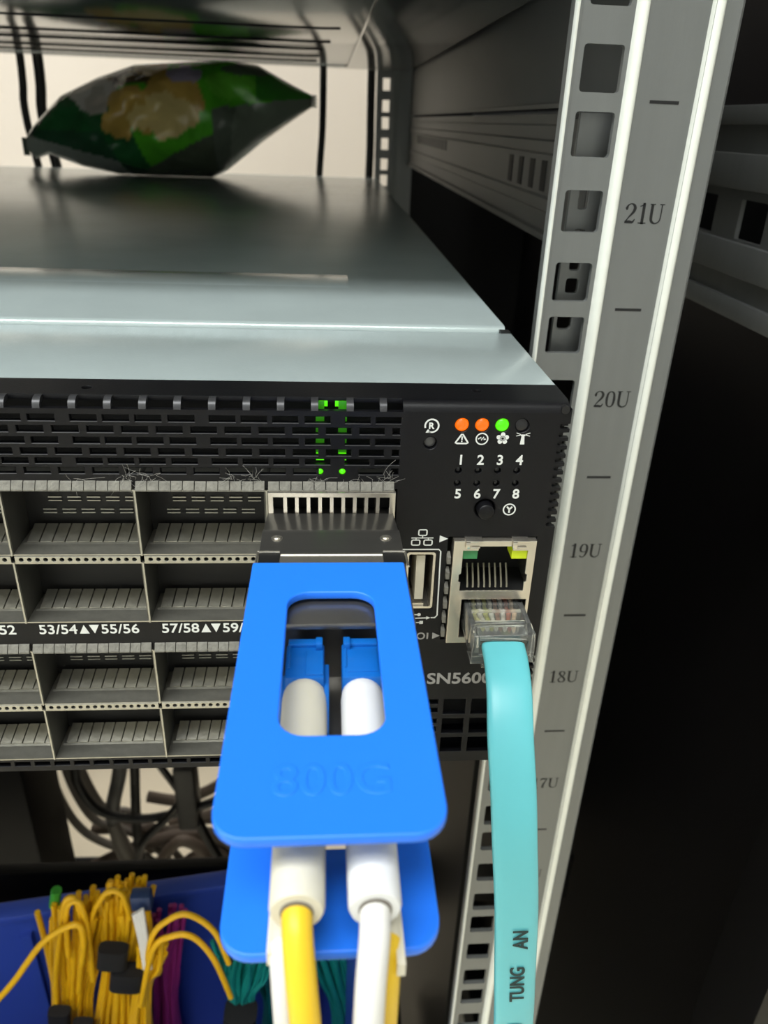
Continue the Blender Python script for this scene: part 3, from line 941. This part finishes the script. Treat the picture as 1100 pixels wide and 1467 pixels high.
# ================================================================== aqua network cable in the lower jack
ec = thing('network_cable', 'flat aqua network cable with clear plug in the lower silver jack', 'cable', (-10.4, -6, -44))
pl = MB()
pl.plate([(-16.4, -47.4), (-4.3, -47.2), (-4.5, -40.8), (-16.2, -41.0)], [[(-14.9, -45.2), (-5.9, -45.2), (-5.9, -42.1), (-14.9, -42.1)]], -12.0, -8.0, 'xz', 0.15)
pl.box(-16.2, -4.5, -8.0, 6.0, -47.3, -46.4).box(-16.2, -15.2, -8.0, 6.0, -46.4, -41.0).box(-5.5, -4.5, -8.0, 6.0, -46.4, -41.0)
pl.box(-15.2, -5.5, -1.6, 6.0, -46.4, -41.0).box(-15.2, -5.5, -4.4, -3.0, -44.0, -41.0).box(-15.2, -5.5, -8.0, -6.8, -42.6, -41.0)
plug = pl.build('plug', 'clear', ec, bevel=0.12)
MB().prism([(-3, -46.5), (3, -46.5), (3, -49.0), (-8.5, -51.0), (-9.2, -50.4), (-2.4, -47.6)], 'x', -13.4, -7.2).build('latch_tab', 'clear', plug, bevel=0.1)
for k in range(8):
    x = -14.0 + k * 1.05
    MB().box(x - 0.2, x + 0.2, 1.0, 5.5, -41.4, -40.85).build('plug_contact', 'gold', plug)
wc = [(196, 190, 130), (216, 212, 200), (170, 170, 90), (216, 212, 200), (150, 110, 90), (216, 210, 200), (176, 104, 84), (220, 190, 160)]
for k in range(8):
    x = -14.0 + k * 1.05
    MB().tube([(x * .8 - 2.1, -7.0, -43.6), (x, -2, -43.0), (x, 3, -42.4)], 0.42, 8).build('wire', mat('wire_insulation', wc[k], 0.4, var=0), plug)
cpath = [(-10.4, -6.5, -43.7), (-10.4, -11.5, -43.7), (-10.6, -16.0, -44.4), (-11.0, -21.5, -46.8), (-11.4, -27.0, -52.0), (-10.9, -31.0, -60), (-10.1, -33.6, -70),
         (-8.3, -35.0, -86), (-6.6, -35.2, -104), (-4.6, -34.6, -124), (-1, -30, -160), (2, -20, -220), (0, 0, -320)]
MB().tube(cpath[1:], 1, 28, flat=(4.05, 1.35), up=(0, 0, 1), smooth=8).build('cable_jacket', 'cyan', ec, smooth=60)


def upprint(txt, cx, cz, h, ln, slope):
    return MB().text(txt, 0, 0, h, ln, off=0.022, depth=0.1,
                     fn=lambda a, b_, t: (cx - b_ + a * slope, -36.75 - t * 0.5 + max(0, (-cz - a - 108)) * 0.025, cz + a)).build('jacket_lettering', 'cyanink', ec, recalc=False, smooth=0)


upprint('AN', -7.2, -92.6, 2.8, 5.4, -0.10)
upprint('TUNG', -6.3, -106.2, 2.8, 11.0, -0.10)
upprint('M', -5.0, -121.0, 2.8, 2.6, -0.10)

# ================================================================== the device above
up = thing('server_chassis', 'silver server above the switch showing its dark reflecting underside', 'server', (-219, 330, 80.5))
ZT = 80.6
MB().box(-436, 24, 66, 594, ZT, ZT + 86).build('chassis', 'under', up, bevel=0.6)
m = MB().plate(rrect(-400, -26, 110, 560, 4, 4), [rrect(-399.2, -26.8, 110.8, 559.2, 3.5, 4)], ZT - 0.5, ZT, 'xy')
m.build('pressed_border', 'under', up)
for y, xr in ((288, -37), (360, -41), (410, -45), (470, -48), (520, -50)):
    MB().tube([(-399, y, ZT), (xr - 8, y, ZT), (xr, y - 3, ZT)], 0.7, 6).build('pressed_groove', 'dark', up)
MB().box(-438, 6, 57, 66, ZT, ZT + 86).build('front_bezel', 'black', up)
MB().cyl((-6, 585), 'z', 3, ZT - 0.6, ZT, 14).build('underside_screw', 'rackgrey', up)

# ================================================================== rails at the side
sr = thing('support_rail', 'dark grey angle rail carrying the upper server inside the silver post', 'rail', (28, 330, 49.5))
MB().box(27, 29, 64, 596, 49.6, 84).build('web', 'rackgrey', sr, bevel=0.5)
MB().box(26.2, 27.4, 64, 596, 48.9, 50.2).build('lip', 'rackgrey', sr)
sl = thing('slide_rail', 'grey ribbed slide rail with four slots beside the switch', 'rail', (27, 330, 10))
prof = [(28, 47.4), (26.6, 47.4), (26.6, 44.5), (27.1, 44.0), (27.1, 40.2), (26.4, 39.6), (26.4, 36.4), (27.2, 35.6), (27.2, 23.8), (26.4, 23.0), (26.4, 19.6), (27.1, 19.0),
        (27.1, 13.6), (25.8, 12.9), (25.8, 11.0), (30, 11.0), (30, 47.4)]
MB().prism(prof, 'y', 118, 592).build('rail_body', 'rackgrey', sl)
for y in (193, 176, 159, 143):
    MB().box(27.0, 27.35, y - 3.2, y + 3.2, 24.8, 34.0).build('rail_slot', 'dark', sl)
for k in range(12):
    MB().box(26.9, 27.3, 372 + k * 14, 379 + k * 14, 29.5, 35).build('rail_tick', 'ink', sl)
m = MB().plate(rect(13.6, 27, -9, 46.8), [rrect(15.8, 18.0, 26.5, 37, .6, 3), rrect(15.8, 18.4, 12.5, 22, .6, 3), rrect(14.6, 18.2, -2, 5, 1.0, 3), rrect(15.5, 18.6, 7, 10.5, .6, 3)], 64.5, 66.0, 'xz', 0.15)
m.box(25.6, 27, 66, 84, 12, 46.8).build('mounting_bracket', 'post', sl)
MB().box(27.2, 30, 96, 130, 12, 46).build('rail_joint', 'rackgrey', sl)

rr = thing('slide_rail', 'grey slide rail with square slots right of the numbered silver post', 'rail', (86, 330, -8))
m = MB().sheet(rect(60, 620, -8, 51.5), [rect(y, y + 16.5, 14.3, 25.8) for y in range(72, 600, 33)], 0, 1.4)
m.v = [(85 + p[1], p[0], p[2]) for p in m.v]
m.box(83.6, 85.2, 60, 620, 46.5, 51.8).box(83.2, 85.2, 60, 620, 28.5, 38.5).box(83.0, 85.2, 60, 620, 4, 13.6).box(83.4, 85.2, 60, 620, -8.5, -2.5)
m.build('rail_body', 'post', rr, bevel=0.35)
MB().box(95, 96, 60, 620, -6, 50).build('rail_backing', 'dark', rr)
MB().box(86.4, 149.5, 590, 606, -4, 46).box(86.4, 149.5, 96, 112, -4, 8).build('rail_mount', 'rack', rr)

# ================================================================== the bag of crisps
bag = thing('snack_bag', 'puffy green crisp bag with potato picture lying on the switch', 'snack bag', (-155, 520, 1))
TOP = [(-263, 24), (-255, 33), (-232, 53), (-205, 65), (-179, 73.5), (-144, 76.5), (-114, 78.8), (-92, 76.5), (-70, 66), (-54, 59)]
BOT = [(-263, 17), (-258, 10), (-247, 13.5), (-223, 5.5), (-198, 1.4), (-170, 1.2), (-129, 1.2), (-118, 6), (-90, 27), (-54, 51)]


def lerp(T, x):
    for (a, b), (c, d) in zip(T, T[1:]):
        if x <= c:
            return b + (d - b) * (x - a) / (c - a)
    return T[-1][1]


NU, NV = 150, 120
vs, fs = [], []
rb = random.Random(5)
ph = [(rb.uniform(.02, .09), rb.uniform(-.12, .12), rb.uniform(0, 6.28), rb.uniform(.5, 1.6)) for _ in range(9)]
for i in range(NU + 1):
    x = -263 + 209 * i / NU
    zt, zb = lerp(TOP, x), lerp(BOT, x)
    e = min((x + 263), (-54 - x)) / 104.5
    d = 3 + 52 * min(1, e * 1.25) ** 0.75
    for k in range(NV):
        a = 2 * pi * k / NV
        ca, sa = cos(a), sin(a)
        yy = -math.copysign(abs(ca) ** 1.15, ca) * d
        zz = (zt + zb) / 2 + math.copysign(abs(sa) ** 0.9, sa) * (zt - zb) / 2
        fold_ = 0
        for (fx, fz, p_, am) in ph:
            fold_ += am * abs(sin(fx * x + fz * zz + p_)) ** 3
        r_ = (fold_ - 2.0) * 2.6 * min(1, e * 3) * abs(ca)
        vs.append((x, 520 + yy * (1 - r_ / 60), zz))
for i in range(NU):
    for k in range(NV):
        k2 = (k + 1) % NV
        fs.append((i * NV + k, i * NV + k2, (i + 1) * NV + k2, (i + 1) * NV + k))
fs += [tuple(range(NV - 1, -1, -1)), tuple(NU * NV + k for k in range(NV))]
bm_ = mat('crisp_bag_film', (40, 120, 30), 0.22, var=0, coat=0.5, bump=0.9, bscale=35)
nt = bm_.node_tree
at = nt.nodes.new('ShaderNodeVertexColor')
at.layer_name = 'print'
nt.links.new(at.outputs[0], nt.nodes['Principled BSDF'].inputs['Base Color'])
film = MB().add(vs, fs).build('film', bm_, bag, smooth=180)
ca_ = film.data.color_attributes.new('print', 'FLOAT_COLOR', 'POINT')


def blob(x, z, cx, cz, rx, rz, wob):
    a = math.atan2(z - cz, x - cx)
    q = math.hypot((x - cx) / rx, (z - cz) / rz)
    return q < 1 + 0.12 * sin(3 * a + wob) + 0.07 * sin(7 * a + 2 * wob)


def bagcol(x, y, z):
    if y > 530:
        return (120, 140, 125)
    c = (52, 120, 48)
    if x > -196:
        c = (98, 206, 50)
    if x < -176 - (z - 30) * .35:
        c = (44, 112, 62)
    low = z < 1 + (x + 184) * .5 if x > -184 else z < 1 - (x + 184) * 1.9
    if x < -184 and low and z < 30:
        c = (160, 170, 162) if z < 12 + (-190 - x) * .2 else (44, 92, 62)
    if x > -184 and low:
        c = (92, 104, 86)
    if x > -122 and z < 48 + (x + 120) * .14:
        c = (138, 152, 134)
        if x < -112 + (z - 20) * .2:
            c = (110, 122, 108)
    if x > -92 and z > 50 + (x + 120) * .1:
        c = (70, 156, 54)
    if blob(x, z, -206, 58, 19, 13, 1):
        c = (226, 222, 216)
    if blob(x, z, -200, 49, 9, 9, 3):
        c = (206, 200, 190)
    if blob(x, z, -176, 68, 24, 8, 2):
        c = (112, 92, 60)
    if blob(x, z, -186, 67, 6, 6, 1):
        c = (70, 46, 84)
    if blob(x, z, -162, 70, 12, 5, 5):
        c = (196, 160, 70)
    if blob(x, z, -166, 46, 24, 14, 0) or blob(x, z, -148, 54, 20, 15, 2) or blob(x, z, -186, 36, 10, 10, 4):
        c = (224, 186, 96)
    if blob(x, z, -150, 42, 17, 14, 1.4) or blob(x, z, -168, 40, 10, 8, 3):
        c = (250, 226, 152)
    if blob(x, z, -140, 68, 12, 5, 3):
        c = (186, 176, 200)
    if blob(x, z, -110, 62, 16, 8, .5):
        c = (120, 220, 70)
    if blob(x, z, -100, 73, 17, 4, 2):
        c = (104, 124, 100)
    return c


for i, v in enumerate(vs):
    ca_.data[i].color = lin(bagcol(*v))
m = MB()
for k in range(7):
    m.prism([(518, 51 + k * 1.15), (522, 51 + k * 1.15), (522, 52 + k * 1.15), (518, 52 + k * 1.15)], 'x', -55, -50 - (k % 2) * 1.2)
m.build('end_seal', mat('seal_film', (60, 84, 60), 0.35, var=0.1), bag)
MB().box(-266, -262, 519, 521.5, 12, 24).build('end_seal', mat('seal_film_dark', (30, 60, 34), 0.35, var=0.1), bag)

# ================================================================== cables hanging at the back
def cable(label, path, r, mt, sm=6, name='power_cable', group=None):
    o = MB().tube(path, r, 10, smooth=sm).build(name, mt, org=path[0], smooth=60)
    return tag(o, label, 'cable', group)


cable('black cable hanging behind the crisp bag, outermost on its left', [(-296, 640, 300), (-298, 640, 90), (-301, 640, 45), (-298, 640, 8), (-290, 640, -60), (-270, 640, -300)], 3.2, 'cableblack')
cable('thicker black cable hanging behind the left tip of the crisp bag', [(-289, 650, 300), (-287, 650, 90), (-290, 650, 40), (-285, 650, 4), (-276, 650, -60), (-240, 650, -320)], 4.4, 'cableblack')
cable('straight black cable hanging between the crisp bag and rear post', [(-45, 610, 300), (-45.5, 610, 74), (-48.7, 610, 6), (-55, 615, -60), (-90, 620, -320)], 3.0, 'cableblack')
cable('black cable hanging close against the perforated rear post', [(-3.5, 640, 300), (-4, 640, 74), (-4, 640, 8), (-8, 640, -60), (-30, 640, -320)], 3.6, 'cableblack')
cable('black cable looping in a wide arc below the switch', [(-262, 400, -380), (-265, 400, -470), (-265, 400, -500), (-252, 400, -531), (-222, 400, -543), (-190, 400, -540), (-150, 400, -525), (-110, 400, -498), (-60, 400, -440)], 4.2, 'cableblack')
cable('black cable running straight down behind the storage bin', [(-212, 420, -380), (-219, 420, -487), (-224, 420, -545), (-227, 420, -592), (-229, 420, -700), (-230, 420, -890)], 4.6, 'cableblack')
for k, dx in enumerate((0, 9, 18)):
    cable(('outermost of three pale grey cables drooping under the switch', 'middle one of three pale grey cables drooping under the switch', 'innermost of three pale grey cables drooping under the switch')[k], [(-318 + dx * 1.5, 452 + dx * 1.4, -400), (-312 + dx, 452 + dx * 1.4, -518), (-306 + dx, 452 + dx * 1.4, -574), (-292 + dx, 452 + dx * 1.4, -614), (-270 + dx, 452 + dx * 1.4, -636 + dx), (-230, 452 + dx * 1.4, -660 + dx), (-190, 452 + dx * 1.4, -720)], 4.2, 'cablegrey', group='grey cables drooping under the switch')
cable('broad dark grey cable ending in a pale plug under the switch', [(-222, 430, -400), (-235, 430, -501), (-249, 430, -558), (-251, 430, -580)], 7.0, 'rackgrey')
pg = thing('power_plug', 'pale plug at the end of the dark grey cable', 'plug', (-247, 428, -632))
MB().tube([(-251, 428, -578), (-247, 428, -606), (-242, 428, -630)], [6, 8, 8], 12).build('plug_body', 'cablegrey', pg)
MB().box(-250, -234, 420, 436, -646, -629).build('plug_cap', 'strap', pg)
ad = thing('power_adapter', 'small black power adapter hanging among cables under the switch', 'adapter', (-165, 382, -530))
MB().box(-174, -156, 370, 394, -528, -455).build('adapter_case', 'cableblack', ad, bevel=3)
MB().cyl((-165, 382), 'z', 3.5, -455, -430, 12).build('strain_relief', 'cableblack', ad)
cable('black cable entering the small adapter from upper left', [(-220, 392, -400), (-187, 390, -471), (-172, 390, -505)], 3.4, 'cableblack')
cable('black cable slanting down to the left from the adapter', [(-171, 386, -505), (-190, 390, -535), (-212, 390, -562), (-224, 400, -600)], 3.6, 'cableblack')
cable('black cable slanting down to the right from the adapter', [(-162, 378, -508), (-150, 378, -550), (-136, 380, -597), (-120, 380, -680)], 4.4, 'cableblack')
cable('black cable leaving the adapter to the right', [(-161, 378, -508), (-140, 378, -500), (-118, 380, -486), (-80, 380, -450)], 4.0, 'cableblack')
TANGLE = ('brownish cable crossing level near the top of the tangle behind the bin', 'thick brownish cable sagging in two waves low behind the bin',
          'brownish cable bent in a narrow arch behind the bin', 'brownish cable rising to the right above the tangle behind the bin',
          'thick brownish cable sloping up to the right behind the narrow arch', 'brownish cable bent in a broad low arch behind the bin',
          'lowest thick brownish cable of the tangle, nearest the floor')
for k, (pth, r_) in enumerate((([(-290, 475, -640), (-240, 470, -634), (-204, 470, -641), (-173, 470, -621), (-136, 470, -617), (-90, 470, -640)], 6),
                              ([(-300, 465, -690), (-247, 460, -654), (-209, 460, -639), (-165, 460, -636), (-137, 460, -664), (-100, 460, -700)], 7),
                              ([(-225, 445, -690), (-214, 440, -652), (-193, 440, -622), (-173, 440, -633), (-164, 440, -665), (-160, 440, -720)], 6),
                              ([(-230, 480, -600), (-200, 485, -612), (-170, 485, -600), (-140, 480, -575), (-110, 480, -560)], 6),
                              ([(-215, 500, -665), (-190, 500, -655), (-165, 500, -655), (-140, 500, -640), (-100, 500, -625)], 7),
                              ([(-205, 455, -690), (-185, 450, -660), (-160, 450, -650), (-135, 450, -680)], 6),
                              ([(-240, 490, -690), (-200, 488, -672), (-160, 486, -690), (-120, 486, -720)], 7))):
    cable(TANGLE[k], pth, r_, 'cablebrown', group='tangled cables behind the bin')
cable('thin dark cable stretched level across the pale floor gap', [(-480, 480, -694), (-368, 480, -693), (-323, 480, -692), (-263, 480, -694), (-200, 480, -700)], 2.6, 'cableblack')
pdu = thing('power_strip', 'black upright power strip in the dark left of the hanging cables', 'power strip', (-300, 330, -890))
MB().box(-360, -262, 300, 360, -890, -340).build('strip_body', 'rack', pdu, bevel=3)
for k in range(6):
    MB().box(-330, -296, 298.5, 301, -420 - 75 * k, -380 - 75 * k).build('outlet', 'dark', pdu)

# ================================================================== storage bin with coiled fibre leads
BA = radians(7.6)


def binpt(u, v, z):
    """u along the back wall, v towards the front of the rack"""
    return (-200 + u * cos(BA) + v * sin(BA), 124 + u * sin(BA) - v * cos(BA), z)


bn = thing('storage_bin', 'blue plastic storage bin full of fibre leads under the switch', 'bin', (-150, 100, -480))


def binbox(m, u0, u1, v0, v1, z0, z1):
    q = MB().box(u0, u1, v0, v1, z0, z1)
    return m.add([binpt(*p) for p in q.v], q.f)


m = MB()
binbox(m, -130, 168, -3, 0, -480, -301)
binbox(m, -130, 168, 92, 95, -480, -330)
binbox(m, -130, -127, 0, 92, -480, -301)
binbox(m, 165, 168, 0, 92, -480, -301)
binbox(m, -127, 165, 0, 92, -480, -477)
m.build('bin_wall', 'bin', bn)
m = MB()
binbox(m, -134, 172, -8, 1.5, -304, -299)
m.build('bin_rim', 'bin', bn, bevel=1)
for u in (-40, 10, 60, 135, 150):
    m = MB()
    binbox(m, u, u + 5, 0, 3.5, -477, -312)
    m.build('bin_rib', 'bin', bn)
sh = thing('equipment_shelf', 'black rack shelf below the switch holding the blue bin', 'shelf', (-219, 130, -484))
MB().box(-438, 6, 64, 190, -484, -481).box(-438, 6, 64, 66, -505, -481).build('shelf_plate', 'rack', sh)


def bundle(label, mt, base, strap, top, n, rs, tw, fan, seed, group=None, nstrap=1, r=1.05, straps=()):
    t = thing('fibre_bundle', label, 'fibre cable', base)
    rg = random.Random(seed)
    m = MB()
    B, K, T = Vector(base), Vector(strap), Vector(top)
    for k in range(n):
        a = rg.uniform(0, 6.28); q = math.sqrt(rg.random())
        o = Vector((cos(a) * q, sin(a) * q * .45, 0))
        p0 = B + o * tw * 1.1
        p1 = K + o * rs
        l = rg.uniform(.75, 1.08)
        p2 = K.lerp(T, .5 * l) + o * (rs + fan) * .55 + Vector((rg.gauss(0, 1), rg.gauss(0, .6), 0))
        p3 = K.lerp(T, l) + o * fan * 1.1 + Vector((rg.gauss(0, 2), rg.gauss(0, 1), 0))
        m.tube([p0, p0.lerp(p1, .5) + o * tw * .35, p1, p2, p3], r, 6, smooth=4)
    m.build('fibre_strands', mt, t, smooth=60)['kind'] = 'stuff'
    ax = (T - B).normalized()
    for (f, w_, rad) in straps:
        c = B.lerp(K, f) if f <= 1 else K.lerp(T, f - 1)
        MB().tube([c - ax * w_, c + ax * w_], 1, 18, flat=(rad, rad * .6), up=(0, 1, 0)).build('hook_strap', 'strap', t)
    return t


def loose(t, path, mt, r=1.1):
    MB().tube(path, r, 7, smooth=6).build('loose_strand', mt, t, smooth=60)


R_ = 1.35
yb1 = bundle('yellow fibre bundle leaning on the left in the blue bin, two straps low down', 'fyellow', (-188, 112, -474), (-166, 110, -345), (-154, 112, -274), 42, 9, 10, 12, 1, r=R_)
for c, rad in (((-169, 100, -342), 5.0), ((-159, 99, -350), 4.6)):
    c = Vector(c)
    MB().tube([c + Vector((-1, 0, -8)), c + Vector((1, 0, 8))], 1, 18, flat=(rad, rad * .55), up=(0, 1, 0)).build('hook_strap', 'strap', yb1)
yb2 = bundle('thick yellow fibre bundle in the bin, black straps near its top', 'fyellow', (-158, 110, -474), (-138, 108, -316), (-131, 114, -268), 56, 9, 13, 9, 2, r=R_)
for c, rad in (((-138, 98, -293), 6.5), ((-133, 97, -307), 7.5)):
    c = Vector(c)
    MB().tube([c + Vector((-1, 0, -6)), c + Vector((1, 0, 6))], 1, 18, flat=(rad, rad * .5), up=(0, 1, 0)).build('hook_strap', 'strap', yb2)
yb3 = bundle('slim yellow fibre bundle leaning right beside the purple leads', 'fyellow', (-150, 98, -474), (-128, 98, -318), (-119, 100, -286), 16, 4, 7, 4, 3, r=R_)
loose(yb1, [(-153, 100, -300), (-150, 100, -283), (-152, 100, -273), (-167, 99, -283), (-183, 96, -306), (-204, 92, -333), (-230, 88, -380)], 'fyellow', 1.5)
loose(yb1, [(-159, 104, -327), (-152, 104, -286), (-151, 104, -265), (-154, 104, -261), (-158, 104, -270), (-168, 104, -315), (-172, 104, -350)], 'fyellow', R_)
loose(yb1, [(-151, 103, -317), (-149, 103, -287), (-149, 103, -268), (-151, 103, -262), (-156, 103, -268), (-160, 104, -300)], 'fyellow', R_)
loose(yb2, [(-153, 106, -314), (-148, 106, -280), (-141, 106, -264), (-136, 106, -260), (-132, 106, -264), (-131, 107, -280)], 'fyellow', R_)
loose(yb3, [(-127, 96, -326), (-120, 96, -281), (-111, 96, -267), (-102, 96, -264), (-92, 96, -276), (-87, 96, -298)], 'fyellow', R_)
loose(yb3, [(-128, 94, -323), (-119, 94, -284), (-110, 94, -275), (-101, 94, -276), (-93, 94, -292), (-87, 94, -320)], 'fyellow', R_)
for k in range(4):
    loose(yb3, [(-121.5 - k * .8, 95, -298), (-122 - k * 1.0, 98, -284), (-123 - k * 1.3, 101, -266 - k)], 'white', 0.95)
MB().box(-129, -120, 104, 110, -272, -263).build('dust_cap', 'lcdark', yb3, bevel=1)
MB().tube([(-165, 112, -276), (-162.5, 112, -266)], 2.4, 8).build('green_boot', 'clip', yb1)
bundle('purple fibre bundle standing right of the yellow bundles', 'fpurple', (-134, 118, -474), (-126, 118, -364), (-120, 121, -298), 28, 7, 9, 7, 4, r=R_)
tl = bundle('teal fibre bundle with one black strap, near the right end of the bin', 'fteal', (-88, 110, -474), (-84.5, 106, -344), (-80, 112, -306), 46, 6, 7, 15, 5, r=1.2)
MB().tube([(-85, 100, -349), (-84, 100, -341)], 1, 18, flat=(8, 6.5), up=(0, 1, 0)).build('hook_strap', 'strap', tl)
bundle('dark teal fibre coil behind the strapped teal bundle', 'fteal', (-66, 124, -474), (-66, 124, -380), (-64, 128, -318), 40, 10, 12, 16, 6, r=1.2)
tb = bundle('teal fibre bundle showing between the yellow and white cords', 'fteal', (-24, 124, -474), (-33, 122, -380), (-44, 122, -315), 34, 7, 9, 12, 8, r=1.3)

# ================================================================== ceiling lamps (housings)
for i, (x, y, z, sx, sy, p, c) in enumerate(LAMPS):
    lt = thing('ceiling_light', ('long ceiling light over the aisle before the rack', 'added unseen ceiling light farther left, brightening the post edges', 'added unseen ceiling light behind the rack, brightening the back wall')[i], 'light', (x * 1000, y * 1000, 1700))
    MB().box(x * 1000 - sx * 510, x * 1000 + sx * 510, y * 1000 - sy * 520, y * 1000 + sy * 520, 1672, 1700).build('lamp_housing', 'ceiling', lt)
